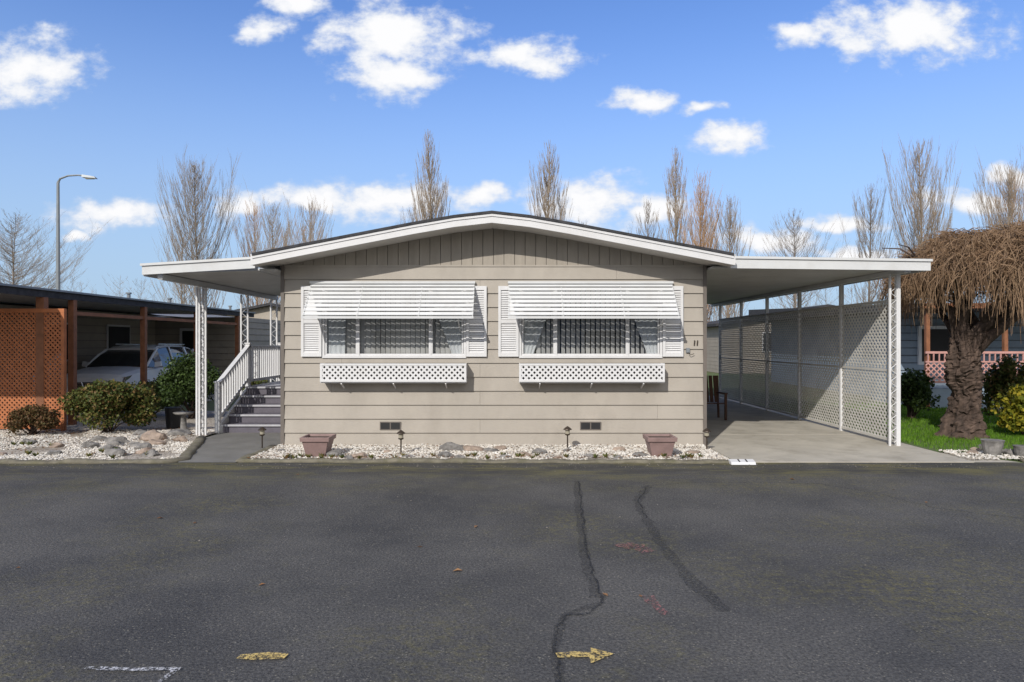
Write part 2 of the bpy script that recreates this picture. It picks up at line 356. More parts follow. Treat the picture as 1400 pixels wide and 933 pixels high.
def litter(name,regs,n,s0,s1,mt='litter',z0=.03,seed=3):
    rr=random.Random(seed); mb=MB(mt)
    for _ in range(n):
        rg=rr.choice(regs); x=rr.uniform(rg[0],rg[1]);y=rr.uniform(rg[2],rg[3]);s=rr.uniform(s0,s1);a=rr.uniform(0,6.28);t=rr.uniform(.0,.5)
        dx,dy=math.cos(a)*s,math.sin(a)*s
        mb.poly([(x-dx,y-dy,z0),(x+dy*.5,y-dx*.5,z0+s*t),(x+dx,y+dy,z0+s*t*.5),(x-dy*.5,y+dx*.5,z0+s*t*1.2)])
    mb.build(name)
litter('leaf_litter',[(-9.5,-5.8,-1.3,2.2),(-4,3.2,-1.5,-.1),(-9.5,-6,0,2.2),(-4,3.2,-1.55,-1.2)],2200,.010,.030,z0=.055)
litter('fallen_leaves',[(-5,5,-8.3,-2)],16,.02,.04,z0=.006,seed=11)
rr=random.Random(31); wb=MB('leafg')
for _ in range(60):
    if rr.random()<.5: x,y=rr.uniform(-3.9,3.2),rr.uniform(-1.5,-1.2)
    else: x,y=rr.uniform(-11,-5.3),rr.uniform(-1.5,.6)
    if y>-.9 and x>-6: continue
    for _ in range(22):
        a=rr.uniform(0,6.28);l=rr.uniform(.02,.06); wb.poly([(x+rr.uniform(-.03,.03),y+rr.uniform(-.03,.03),.03),(x+math.cos(a)*l,y+math.sin(a)*l,.05+l),(x+math.cos(a+.4)*l*.8,y+math.sin(a+.4)*l*.8,.04+l*.5)])
wb.build('weeds')
# ------------------------------------------------------------------ main house
H=empty('mobile_home',(-.32,8,0))
XL,XR=-3.96,3.33
wins=[(-3.23,-.82,(-2.64,-1.41)),(.15,2.55,(.755,1.975))]; WZ0,WZ1=1.57,2.74
sd=MB('siding','gable','trim')
nrow=13; rh=3.12/nrow
rr=random.Random(2)
def seg(x0,x1,za,zb,zrow0,zrow1):
    f=lambda z:-.004-.024*(zrow1-z)/(zrow1-zrow0)
    sd.hexa([(x0,f(za),za),(x1,f(za),za),(x1,.05,za),(x0,.05,za),(x0,f(zb),zb),(x1,f(zb),zb),(x1,.05,zb),(x0,.05,zb)],0)
for i in range(nrow):
    z0=i*rh;z1=(i+1)*rh; cuts=sorted({z0,z1}|{z for z in (WZ0,WZ1) if z0<z<z1})
    for a_,b_ in zip(cuts,cuts[1:]):
        mid=(a_+b_)/2
        if WZ0<mid<WZ1: spans=[(XL,wins[0][0]),(wins[0][1],wins[1][0]),(wins[1][1],XR)]
        else: spans=[(XL,XR)]
        for s0,s1 in spans:
            j=-.55 if i%2 else rr.uniform(s0+.5,s1-.5) if s1-s0>3 else s0
            if s1-s0>3: seg(s0,j-.0015,a_,b_,z0,z1); seg(j+.0015,s1,a_,b_,z0,z1)
            else: seg(s0,s1,a_,b_,z0,z1)
prof=[(-4.24,3.21),(-1.62,3.715),(-.95,3.83),(-.33,3.90),(.29,3.83),(.96,3.715),(3.62,3.21)]
def pz(x):
    for (x0,z0),(x1,z1) in zip(prof,prof[1:]):
        if x0<=x<=x1: return z0+(z1-z0)*(x-x0)/(x1-x0)
    return 3.2
x=XL; bw=.182
while x<XR-.01:
    x1=min(x+bw,XR); a_,b_=x+.004,x1-.004
    sd.hexa([(a_,-.012,3.12),(b_,-.012,3.12),(b_,.05,3.12),(a_,.05,3.12),(a_,-.012,pz(a_)-.13),(b_,-.012,pz(b_)-.13),(b_,.05,pz(b_)-.13),(a_,.05,pz(a_)-.13)],1); x=x1
sd.poly([(XL,.03,3.12)]+[(XR,.03,3.12)]+[(q[0] if XL<q[0]<XR else (XR if q[0]>0 else XL),.03,pz(q[0])-.1) for q in reversed(prof)],2)
sd.box(XL,XR,-.02,0,3.095,3.125,0)
sd.box(XL-.015,XL+.045,-.034,.06,0,3.2,2); sd.box(XR-.045,XR+.015,-.034,.06,0,3.2,2)
sd.box(XL,XL+.12,.05,16,0,3.2,0); sd.box(XR-.12,XR,.05,16,0,3.2,0); sd.box(XL,XR,15.9,16,0,3.2,0)
sd.box(XL-.01,XR+.01,-.03,.02,-.02,.03,2)
sd.build('walls',H)
rf=MB('shingle','white','soffit')
yf,yb=-.62,16.3
for (x0,z0),(x1,z1) in zip(prof,prof[1:]):
    rf.hexa([(x0,yf-.03,z0),(x1,yf-.03,z1),(x1,yb,z1),(x0,yb,z0),(x0,yf-.03,z0+.042),(x1,yf-.03,z1+.042),(x1,yb,z1+.042),(x0,yb,z0+.042)],0)
    rf.hexa([(x0,yf,z0-.15),(x1,yf,z1-.15),(x1,yf+.03,z1-.15),(x0,yf+.03,z0-.15),(x0,yf,z0-.002),(x1,yf,z1-.002),(x1,yf+.03,z1-.002),(x0,yf+.03,z0-.002)],1)
    rf.hexa([(x0,yf-.015,z0-.045),(x1,yf-.015,z1-.045),(x1,yf,z1-.045),(x0,yf,z0-.045),(x0,yf-.015,z0-.004),(x1,yf-.015,z1-.004),(x1,yf,z1-.004),(x0,yf,z0-.004)],1)
    rf.hexa([(x0,yf+.03,z0-.145),(x1,yf+.03,z1-.145),(x1,yb,z1-.145),(x0,yb,z0-.145),(x0,yf+.03,z0-.004),(x1,yf+.03,z1-.004),(x1,yb,z1-.004),(x0,yb,z0-.004)],2)
rf.box(-4.27,-4.24,yf,yb,3.06,3.235,1); rf.box(3.62,3.65,yf,yb,3.06,3.235,1)
rf.build('roof',H)
for wi,(x0,x1,dv) in enumerate(wins):
    w=MB('white','glass','interior','whitealu')
    w.box(x0-.03,x1+.03,-.045,.03,WZ0-.045,WZ0,0); w.box(x0-.03,x1+.03,-.045,.03,WZ1,WZ1+.04,0)
    w.box(x0-.03,x0+.012,-.04,.03,WZ0,WZ1,0); w.box(x1-.012,x1+.03,-.04,.03,WZ0,WZ1,0)
    for q in dv: w.box(q-.02,q+.02,-.032,.03,WZ0,WZ1,0)
    w.box(x0+.012,x1-.012,-.02,.02,WZ0,WZ0+.03,0); w.box(x0+.012,x1-.012,-.022,.02,WZ1-.03,WZ1,0)
    edges=[x0]+list(dv)+[x1]
    for e0,e1 in ((edges[0],edges[1]),(edges[2],edges[3])):
        w.box(e0+.02,e0+.045,-.026,.015,WZ0+.03,WZ1-.03,0); w.box(e1-.045,e1-.02,-.026,.015,WZ0+.03,WZ1-.03,0)
    w.poly([(x0,.0,WZ0),(x1,.0,WZ0),(x1,.0,WZ1),(x0,.0,WZ1)],1)
    X0,X1,Z0,Z1,Y0,Y1=x0-.1,x1+.1,WZ0-.1,WZ1+.1,.055,1.6
    w.poly([(X0,Y1,Z0),(X1,Y1,Z0),(X1,Y1,Z1),(X0,Y1,Z1)],2); w.poly([(X0,Y0,Z0),(X0,Y1,Z0),(X0,Y1,Z1),(X0,Y0,Z1)],2)
    w.poly([(X1,Y0,Z0),(X1,Y1,Z0),(X1,Y1,Z1),(X1,Y0,Z1)],2); w.poly([(X0,Y0,Z0),(X1,Y0,Z0),(X1,Y1,Z0),(X0,Y1,Z0)],2); w.poly([(X0,Y0,Z1),(X1,Y0,Z1),(X1,Y1,Z1),(X0,Y1,Z1)],2)
    w.build('window_%d'%(wi+1),H)
    bl=MB('blind','curtain')
    xx=x0+.05
    while xx<x1-.05:
        a_=math.radians(30+rr.uniform(-9,9)); dx,dy=.042*math.cos(a_),.042*math.sin(a_)
        bl.poly([(xx-dx,.09-dy,WZ0+.03),(xx+dx,.09+dy,WZ0+.03),(xx+dx,.09+dy,WZ1),(xx-dx,.09-dy,WZ1)],0); xx+=.086
    bl.box(x0,x1,.09,.19,WZ1-.04,WZ1,1)
    for side in (0,1):
        e=x0+.02 if side==0 else x1-.02; sg=1 if side==0 else -1; n=20
        for i in range(n-1):
            P=[]
            for ii,zz in ((i,0),(i+1,0),(i+1,1),(i,1)):
                u=ii/(n-1)
                z=WZ1-.02 if zz else WZ0+.03
                wd=.62 if zz else .20
                if wi==0 and side==0: wd=.35 if zz else .33
                P.append((e+sg*wd*u,.030+.008*math.sin(ii*1.3),z))
            bl.poly(P,1)
    bl.build('blinds_%d'%(wi+1),H)
    sh=MB('white')
    for s0,s1 in ((x0-.385,x0-.035),(x1+.035,x1+.385)):
        za,zb=WZ0-.02,WZ1+.02
        sh.box(s0,s0+.045,-.065,-.026,za,zb); sh.box(s1-.045,s1,-.065,-.026,za,zb)
        sh.box(s0+.045,s1-.045,-.062,-.026,za,za+.07); sh.box(s0+.045,s1-.045,-.062,-.026,zb-.07,zb); sh.box(s0+.045,s1-.045,-.062,-.026,(za+zb)/2-.03,(za+zb)/2+.03)
        z=za+.07
        while z<zb-.08:
            sh.hexa([(s0+.045,-.058,z),(s1-.045,-.058,z),(s1-.045,-.03,z+.012),(s0+.045,-.03,z+.012),(s0+.045,-.052,z+.008),(s1-.045,-.052,z+.008),(s1-.045,-.03,z+.042),(s0+.045,-.03,z+.042)]); z+=.038
    sh.build('shutters_%d'%(wi+1),H)
for ai,(x0,x1) in enumerate(((-3.45,-.64),(-.06,2.75))):
    aw=MB('whitealu','galv'); n=8; Y0_,Z0_=-.06,2.80; DY,DZ=.50/n,.575/n
    for i in range(n):
        ya,za=Y0_-DY*i+.01,Z0_-DZ*i
        yb_,zb=ya-.032,za-.045
        aw.hexa([(x0,ya,za-.003),(x1,ya,za-.003),(x1,yb_+.003,zb),(x0,yb_+.003,zb),(x0,ya-.003,za),(x1,ya-.003,za),(x1,yb_,zb),(x0,yb_,zb)])
        aw.hexa([(x0,yb_-.040,zb-.006),(x1,yb_-.040,zb-.006),(x1,yb_,zb-.001),(x0,yb_,zb-.001),(x0,yb_-.040,zb-.003),(x1,yb_-.040,zb-.003),(x1,yb_,zb+.002),(x0,yb_,zb+.002)])
        aw.hexa([(x0,yb_-.042,zb-.010),(x1,yb_-.042,zb-.010),(x1,yb_-.039,zb-.010),(x0,yb_-.039,zb-.010),(x0,yb_-.042,zb-.002),(x1,yb_-.042,zb-.002),(x1,yb_-.039,zb-.002),(x0,yb_-.039,zb-.002)])
    aw.box(x0-.01,x1+.01,-.09,-.026,2.80,2.84)
    aw.box(x0-.008,x1+.008,-.59,-.565,2.185,2.225)
    for xx in (x0+.01,x0+.9,x1-.9,x1-.01): aw.beam((xx,-.06,2.76),(xx,-.56,2.20),.02,.035)
    for xx in (x0+.25,x1-.25): aw.beam((xx,-.05,1.98),(xx,-.55,2.20),.015,.015,m=0)
    aw.build('window_awning_%d'%(ai+1),H)
for bi,(x0,x1) in enumerate(((-3.23,-.77),(.12,2.57))):
    fb=MB('white','dark','galv'); yf_=-.27; za,zb=1.13,1.44
    fb.box(x0,x1,yf_-.012,yf_+.014,za,za+.035); fb.box(x0,x1,yf_-.012,yf_+.014,zb-.035,zb)
    fb.box(x0,x0+.035,yf_-.010,yf_+.014,za+.035,zb-.035); fb.box(x1-.035,x1,yf_-.010,yf_+.014,za+.035,zb-.035)
    lattice(fb,(x0+.02,yf_,za+.02),(1,0,0),(0,0,1),(0,-1,0),x1-x0-.04,zb-za-.04,.066,.032,.004)
    fb.box(x0+.01,x1-.01,yf_+.06,yf_+.07,za+.02,zb-.05,1)
    for xx in (x0,x1-.02): fb.box(xx,xx+.02,yf_+.014,-.026,za,zb)
    fb.box(x0,x1,yf_+.014,-.026,za-.02,za)
    for xx in (x0+.35,(x0+x1)/2,x1-.35): fb.beam((xx,yf_+.02,za-.03),(xx,-.02,za-.12),.02,.02,m=0)
    fb.build('flower_box_%d'%(bi+1),H)
vt=MB('dark','trim')
for xx in (-2.27,1.17):
    vt.box(xx,xx+.36,-.034,-.01,.29,.43,1); vt.box(xx+.015,xx+.17,-.037,-.03,.305,.415,0); vt.box(xx+.19,xx+.345,-.037,-.03,.305,.415,0)
vt.build('foundation_vents',H)
nb=MB('bronze','galv')
for xx in (3.13,3.18): nb.hexa([(xx-.008,-.04,1.74),(xx+.008,-.04,1.74),(xx+.008,-.026,1.74),(xx-.008,-.026,1.74),(xx+.0,-.04,1.83),(xx+.016,-.04,1.83),(xx+.016,-.026,1.83),(xx,-.026,1.83)])
nb.box(2.99,3.05,-.05,-.02,1.62,1.70,1); nb.tube([(3.02,-.07,1.62),(3.05,-.08,1.58),(3.12,-.06,1.6)],.006,5,0)
nb.build('house_number',H)
# ------------------------------------------------------------------ carport (right) and porch awning (left)
def pan_roof(mb,x0,x1,z0,z1,y0,y1,mi=0):
    y=y0+.06
    while y<y1-.05:
        yb2=min(y+.3,y1)
        mb.hexa([(x0,y+.03,z0),(x1,y+.03,z1),(x1,yb2,z1),(x0,yb2,z0),(x0,y+.03,z0+.012),(x1,y+.03,z1+.012),(x1,yb2,z1+.012),(x0,yb2,z0+.012)],mi)
        mb.hexa([(x0,y,z0+.0),(x1,y,z1+.0),(x1,y+.03,z1+.0),(x0,y+.03,z0+.0),(x0,y,z0+.07),(x1,y,z1+.07),(x1,y+.03,z1+.07),(x0,y+.03,z0+.07)],mi)
        y+=.3
C=empty('carport',(5.1,5.5,0))
cr=MB('pan','whitealu')
pan_roof(cr,3.64,6.92,3.08,3.05,-.35,11.1)
cr.hexa([(3.64,-.40,3.03),(6.97,-.40,2.99),(6.97,-.36,2.99),(3.64,-.36,3.03),(3.64,-.40,3.225),(6.97,-.40,3.175),(6.97,-.36,3.175),(3.64,-.36,3.225)],1)
cr.hexa([(3.64,-.425,3.19),(6.99,-.425,3.14),(6.99,-.40,3.14),(3.64,-.40,3.19),(3.64,-.425,3.23),(6.99,-.425,3.18),(6.99,-.40,3.18),(3.64,-.40,3.23)],1)
cr.box(6.93,6.97,-.36,11.1,2.99,3.175,1); cr.box(6.6,6.7,-.3,11.1,2.97,3.045,1)
cr.box(3.36,3.62,-.3,11.1,3.04,3.07,0)
cr.build('carport_roof',C)
cp=MB('white')
for i in range(6):
    y=i*2.05+.03
    if i==0: scroll_post(cp,6.58,y-.03,0.01,2.97,.15)
    cp.box(6.62,6.69,y-.035,y+.035,0.012,2.97)
cp.build('carport_posts',C)
F=empty('lattice_fence',(6.65,5,0))
lf=MB('lattice','white')
for i in range(5):
    y0=i*2.05+.07;y1=(i+1)*2.05
    for z0,z1 in ((.10,1.28),(1.34,2.52)):
        lattice(lf,(6.655,y0,z0),(0,1,0),(0,0,1),(-1,0,0),y1-y0,z1-z0,.080,.032,.006)
    for zz in (.06,1.28,2.50): lf.box(6.635,6.675,y0-.005,y1-.002,zz,zz+.045,0)
lf.build('lattice_panels',F)
A=empty('porch_awning',(-5,2.5,0))
ar=MB('pan','whitealu')
pan_roof(ar,-6.12,-4.28,2.95,3.0,-.35,5.5)
ar.hexa([(-6.16,-.40,2.92),(-4.28,-.40,3.03),(-4.28,-.36,3.03),(-6.16,-.36,2.92),(-6.16,-.40,3.10),(-4.28,-.40,3.215),(-4.28,-.36,3.215),(-6.16,-.36,3.10)],1)
ar.hexa([(-6.18,-.425,3.065),(-4.28,-.425,3.18),(-4.28,-.40,3.18),(-6.18,-.40,3.065),(-6.18,-.425,3.105),(-4.28,-.425,3.22),(-4.28,-.40,3.22),(-6.18,-.40,3.105)],1)
ar.box(-6.16,-6.12,-.36,5.5,2.90,3.08,1); ar.box(-5.95,-5.87,-.3,5.5,2.85,2.945,1); ar.box(-4.24,-3.97,-.3,5.5,3.0,3.03,0)
ar.build('awning_roof',A)
ap=MB('white')
scroll_post(ap,-5.93,1.3,.02,2.85,.17); scroll_post(ap,-5.93,3.45,.02,2.85,.15); scroll_post(ap,-5.93,5.35,.02,2.85,.15); scroll_post(ap,-5.93,1.3,.02,2.85,.15,'y')
ap.build('awning_posts',A)
# ------------------------------------------------------------------ porch stairs
S=empty('porch_stairs',(-4.9,3,0))
st=MB('riser','tread','white')
for i in range(5):
    y0=1.78+i*.30; z1=(i+1)*.168
    st.box(-5.72,-4.0,y0+.02,y0+.32,max(0,z1-.168),z1-.035,0); st.box(-5.74,-3.99,y0-.015,y0+.30,z1-.035,z1,1); st.box(-5.735,-3.995,y0+.03,y0+.298,z1,z1+.004,0)
st.box(-5.74,-3.99,3.28,5.5,.79,.845,1)
st.box(-5.76,-5.72,1.8,3.3,0,.12,2)
st.hexa([(-5.78,1.75,.0),(-5.73,1.75,.0),(-5.73,3.3,.6),(-5.78,3.3,.6),(-5.78,1.75,.2),(-5.73,1.75,.2),(-5.73,3.3,.86),(-5.78,3.3,.86)],2)
st.build('steps',S)
rl=MB('white')
def post(x,y,z0,z1): rl.box(x-.045,x+.045,y-.045,y+.045,z0,z1); rl.box(x-.06,x+.06,y-.06,y+.06,z1,z1+.025)
post(-5.8,1.74,.0,1.0); post(-5.8,3.32,0,1.76); post(-5.8,5.4,0,1.76)
rl.beam((-5.8,1.74,.98),(-5.8,3.32,1.72),.09,.04); rl.beam((-5.8,1.74,.28),(-5.8,3.32,1.0),.04,.06)
rl.beam((-5.8,3.32,1.70),(-5.8,5.4,1.70),.09,.04); rl.beam((-5.8,3.32,.95),(-5.8,5.4,.95),.04,.06)
for i in range(1,13):
    t=i/13; rl.box(-5.816,-5.784,1.74+1.58*t-.016,1.74+1.58*t+.016,.28+.72*t,.97+.74*t)
for i in range(1,16):
    y=3.32+2.08*i/16; rl.box(-5.816,-5.784,y-.016,y+.016,.95,1.7)
rl.beam((-5.8,5.4,1.70),(-4.0,5.4,1.70),.09,.04); rl.beam((-5.8,5.4,1.38),(-4.0,5.4,1.38),.05,.05)
for i in range(1,16): x=-5.8+1.8*i/16; rl.box(x-.016,x+.016,5.384,5.416,1.38,1.7)
lattice(rl,(-5.76,5.40,.86),(1,0,0),(0,0,1),(0,-1,0),1.76,.5,.055,.028,.006)
lattice(rl,(-5.79,3.36,.05),(0,1,0),(0,0,1),(-1,0,0),2.0,.72,.07,.035,.006)
rl.build('railing',S)
# ------------------------------------------------------------------ pots, path lights
for (x,y) in ((-3.03,-1.1),(2.31,-1.1)):
    e=empty('flower_pot',(x,y,0)); pb=MB('pot','soil')
    def sq(h,z): return [(x-h,y-h,z),(x+h,y-h,z),(x+h,y+h,z),(x-h,y+h,z)]
    pb.loft([sq(.145,.02),sq(.20,.27)]); pb.loft([sq(.222,.27),sq(.228,.335),sq(.195,.335),sq(.19,.29)],cap=False); pb.poly(sq(.192,.30),1); pb.poly(sq(.222,.27),0)
    pb.build('pot',e,bevel=.006)
for (x,y,h) in ((-4.43+.2,-.2,.34),(-1.76,-.95,.38),(.92,-.45,.38),(3.0+.2,-.55,.36)):
    e=empty('path_light',(x,y,0)); pb=MB('bronze','lampglass')
    pb.tube([(x,y,0),(x,y,h-.13)],.012,8); 
    pb.tube([(x,y,h-.13),(x,y,h-.12),(x,y,h-.10)],[.015,.04,.045],10); pb.tube([(x,y,h-.10),(x,y,h-.03)],[.036,.042],10,1)
    pb.tube([(x,y,h-.032),(x,y,h-.02),(x,y,h+.01),(x,y,h+.025)],[.072,.068,.03,.008],12)
    pb.build('light_body',e)
for (x,y,s) in ((7.55,-1.05,.15),(7.9,-1.2,.11)):
    pb=MB('rock','soil'); pb.tube([(x,y,.0),(x,y,s*.6),(x,y,s*1.5),(x,y,s*1.75),(x,y,s*1.7)],[s*.7,s*.85,s,s*1.1,s*.8],14); pb.build('stone_planter',smooth=False)
# ------------------------------------------------------------------ vegetation
def bush(name,c,rad,n,ls,mt,seed,zmin=.03,stems=True):
    rr=random.Random(seed); e=empty(name,(c[0],c[1],0)); mb=MB(mt)
    lobes=[]
    for _ in range(34):
        a=rr.uniform(0,6.28);ph=rr.uniform(-.6,1.4); q=rr.uniform(.30,.78)
        lobes.append((c[0]+rad[0]*q*math.cos(a)*math.cos(ph),c[1]+rad[1]*q*math.sin(a)*math.cos(ph),c[2]+rad[2]*q*math.sin(ph),rr.uniform(.22,.42)))
    for _ in range(n):
        L=rr.choice(lobes); u=Vector((rr.gauss(0,1),rr.gauss(0,1),rr.gauss(0,1))).normalized()*(rr.uniform(.5,1.12)*L[3])
        p=Vector((L[0]+u.x*rad[0],L[1]+u.y*rad[1],L[2]+u.z*rad[2]*1.05))
        if p.z<zmin: continue
        s=ls*rr.uniform(.6,1.3); a=Vector((rr.gauss(0,1),rr.gauss(0,1),rr.gauss(0,1)+.4)).normalized()
        b_=a.cross(Vector((rr.gauss(0,1),rr.gauss(0,1),rr.gauss(0,1)))).normalized()*s*.5; a=a*s
        mb.poly([p-a*.5,p+b_,p+a*.7,p-b_])
    mb.build('foliage',e)
    if stems:
        sb=MB('bark')
        for _ in range(14):
            L=rr.choice(lobes); sb.tube([(c[0]+rr.uniform(-.08,.08),c[1]+rr.uniform(-.08,.08),0),((c[0]+L[0])/2+rr.uniform(-.05,.05),(c[1]+L[1])/2,L[2]*.6),(L[0],L[1],L[2])],[.018,.012,.006],5)
        sb.build('stems',e)
bush('shrub',(-7.95,1.7,.50),(.98,.75,.55),17000,.047,'leafg',1)
bush('shrub',(-9.15,1.3,.30),(.52,.42,.33),6500,.036,'leafr',2)
bush('shrub',(-7.45,4.2,.76),(.9,.8,.76),12000,.05,'leafd',3)
bush('shrub',(-8.6,4.6,.45),(.7,.7,.45),4000,.05,'leafg',4)
bush('shrub',(9.3,4.2,.6),(.55,.6,.55),5000,.06,'leafd',5)
bush('shrub',(9.75,1.2,.45),(.55,.5,.52),4500,.07,'leafy',6)
bush('shrub',(10.3,2.5,.8),(.6,.5,.75),4500,.06,'leafg',16)
bush('shrub',(9.55,-.1,.22),(.5,.4,.28),3000,.05,'leafd',7)
bush('shrub',(-6.35,5.2,.5),(.4,.8,.5),2500,.045,'leafg',8)
lw=MB('ground'); lw.poly([(6.93,-.7,.012),(22,-1.0,.012),(22,14,.012),(6.93,14,.012)]); lw.build('lawn')
rr=random.Random(9); gb=MB('grass')
for _ in range(42000):
    x=rr.uniform(6.98,12.5); y=rr.uniform(-.75,1)+rr.random()**1.3*7.5; h=rr.uniform(.03,.075); a=rr.uniform(0,6.28); w_=.006+.002*y*.3
    gb.poly([(x-math.cos(a)*w_,y-math.sin(a)*w_,.012),(x+math.cos(a)*w_,y+math.sin(a)*w_,.012),(x+rr.uniform(-.03,.03),y+rr.uniform(-.03,.03),.012+h)])
gb.build('lawn_grass')
# weeping tree with gnarled burled trunk
W=empty('weeping_tree',(8.5,1.1,0)); rr=random.Random(21); tb=MB('bark'); cx,cy,RR=9.40,1.1,2.22
rings=[]; NR=60
for i in range(NR):
    t=i/(NR-1); z=2.0*t; mx=8.42+.10*math.sin(t*6.2)+.18*t; my=1.1+.08*math.sin(t*6); r0=.245+.12*max(0,1-t*5)**2+.03*math.sin(t*13)
    ring_=[]
    for k_ in range(40):
        a=2*math.pi*k_/40; v3=Vector((math.cos(a)*.9,math.sin(a)*.9,z*1.8)); 
        rad_=r0*(1+.38*mnoise.noise(v3*2.3)+.30*abs(mnoise.noise(v3*5+Vector((3,0,0))))+.24*mnoise.noise(v3*10)+.14*mnoise.noise(v3*20)+.08*math.sin(a*5+z*4))
        ring_.append((mx+math.cos(a)*rad_,my+math.sin(a)*rad_,z))
    rings.append(ring_)
tb.loft(rings)
for i in range(15):
    a=i*2*math.pi/15+rr.uniform(-.25,.25); r1=rr.uniform(.5,1.35)*RR*.55
    p0=Vector((8.60+math.cos(a)*.08,1.1+math.sin(a)*.08,1.62+rr.uniform(-.25,.25))); p3=Vector((cx-.15+math.cos(a)*r1,cy+math.sin(a)*r1,2.75+rr.uniform(0,.65)))
    pts=[]
    for k_ in range(9):
        t=k_/8; q=p0.lerp(p3,t); q.z=p0.z+(p3.z-p0.z)*t**.85; q+=Vector((rr.uniform(-.09,.09),rr.uniform(-.09,.09),rr.uniform(-.06,.06)))*(1 if 0<k_<8 else 0); pts.append(q)
    tb.tube(pts,[.12,.10,.08,.07,.06,.05,.04,.03,.02],8)
    for _ in range(8):
        q=pts[rr.randint(3,8)]; a2=a+rr.uniform(-1.2,1.2); rrr=rr.uniform(.3,.8)
        tb.tube([q,q+Vector((math.cos(a2)*rrr*.5,math.sin(a2)*rrr*.5,.20)),q+Vector((math.cos(a2)*rrr,math.sin(a2)*rrr,.22))],[.022,.015,.008],5)
tb.build('trunk',W)
sb=MB('strand')
for _ in range(10500):
    a=rr.uniform(0,6.28); q=math.sqrt(rr.random()); r0=RR*q*.84*(1+.10*mnoise.noise(Vector((a*1.5,0,4))))
    zt=2.30+1.62*math.sqrt(max(0,1-(r0/RR)**2))*rr.uniform(.66,1.03)+.26*mnoise.noise(Vector((math.cos(a)*r0*1.3,math.sin(a)*r0*1.3,0)))
    an=a+rr.uniform(-1.4,1.4); o_=rr.uniform(.12,.45); L=rr.uniform(.22,.98)*(.45+.6*q)*(1+.5*mnoise.noise(Vector((a*2.5,9,0))))
    x=cx+math.cos(a)*r0;y=cy+math.sin(a)*r0; pts=[]; c1,c2=rr.uniform(-.15,.15),rr.uniform(-.15,.15)
    for k_ in range(6):
        t=k_/5; pts.append((x+math.cos(an)*o_*math.sin(min(1,t*1.4)*1.57)+c1*math.sin(t*5)+rr.uniform(-.02,.02),y+math.sin(an)*o_*math.sin(min(1,t*1.4)*1.57)+c2*math.sin(t*4)+rr.uniform(-.02,.02),zt+.15*math.sin(t*3.14*.8)-L*t*t))
    sb.tube(pts,[.0065,.006,.0055,.0048,.0042,.003],3,cap=False)
sb.build('twigs',W)
# bare trees
def bare(mb,x,y,H_,spread,nb_,up,rr,thin=1.0,base=.12):
    tr=[]; wob=rr.uniform(0,6)
    for i in range(9):
        t=i/8; tr.append(Vector((x+math.sin(t*3+wob)*H_*.012,y+math.cos(t*2.3+wob)*H_*.012,H_*t)))
    r0=H_*.009*thin
    mb.tube(tr,[r0*(1-.93*i/8) for i in range(9)],5)
    for _ in range(nb_):
        t=base+(1-base)*rr.random()**.9*.97; i=min(7,int(t*8)); p=tr[i].lerp(tr[i+1],t*8-i)
        prof_=min(1,(1.03-t)*1.9)*min(1,.55+t); L=spread*prof_*rr.uniform(.4,1.2); a=rr.uniform(0,6.28)
        dx,dy=math.cos(a)*L,math.sin(a)*L; rise=L*up*rr.uniform(.7,1.3)
        pts=[p,p+Vector((dx*.55,dy*.55,rise*.32)),p+Vector((dx*.88,dy*.88,rise*.72)),p+Vector((dx*1.0,dy*1.0,rise*1.15))]
        rb=r0*.26*(1-.6*t); mb.tube(pts,[rb,rb*.65,rb*.4,rb*.18],3,cap=False)
        for _k in range(8):
            u=rr.uniform(.2,.98)*3; j=min(2,int(u)); q=pts[j].lerp(pts[j+1],u-j); a2=a+rr.uniform(-1.5,1.5); l=L*rr.uniform(.2,.45)
            q2=q+Vector((math.cos(a2)*l*.55,math.sin(a2)*l*.55,l*up*.7)); mb.tube([q,q.lerp(q2,.5)+Vector((0,0,-l*.05)),q2],[rb*.34,rb*.26,rb*.13],3,cap=False)
            for _m in range(3):
                q3=q.lerp(q2,rr.uniform(.2,.9)); a3=a2+rr.uniform(-1.2,1.2); l3=l*.5
                mb.tube([q3,q3+Vector((math.cos(a3)*l3*.55,math.sin(a3)*l3*.55,l3*up*.75))],[rb*.22,rb*.12],3,cap=False)
def tree_at(xw,d,top,spread,nb_,up,mt,seed,name,thin=1.0):
    e=MB(mt); bare(e,xw,d-12,top,spread,nb_,up,random.Random(seed),thin); e.build(name)
T=[(-5.4,46,15.8,1.15,210,3.0,'barkp'),(2.5,46,15.2,1.2,200,2.9,'barkp'),(3.3,47,12.2,1.0,90,2.6,'barkg'),(10.9,47,14.9,1.1,180,3.1,'barkp'),(12.3,46,12.9,1.4,210,2.4,'barkr'),(14.6,47,11.6,1.4,190,2.4,'barkp'),(9.7,50,12.0,1.3,120,2.4,'barkg'),(13.5,49,12.0,1.2,120,2.5,'barkr'),
 (18.6,46,10.4,2.4,170,1.2,'barkg'),(26.4,45,14.6,1.7,220,2.6,'barkp'),(24.6,48,12.6,1.5,150,2.4,'barkg'),(28.2,49,10.8,1.8,120,1.8,'barkg'),(31.5,44,12.9,1.9,200,2.4,'barkp'),(33.6,47,13.2,1.5,150,2.6,'barkr'),
 (-20.3,45,13.4,2.1,240,2.1,'barkg'),(-22.4,47,9.8,2.0,110,1.7,'barkp'),(-15.6,45,10.6,1.6,160,2.2,'barkp'),(-17.6,48,11.4,1.6,120,2.2,'barkr'),(-12.8,44,10.6,1.5,170,2.4,'barkp'),(-13.9,46,9.4,1.7,120,2.0,'barkr'),
 (-28.5,40,9.2,3.4,170,.8,'barkg'),(-31.5,44,9.4,3.6,150,.8,'barkg'),(-7.0,50,11.5,1.4,80,2.4,'barkg'),(5.2,52,10.8,1.6,60,2,'barkg')]
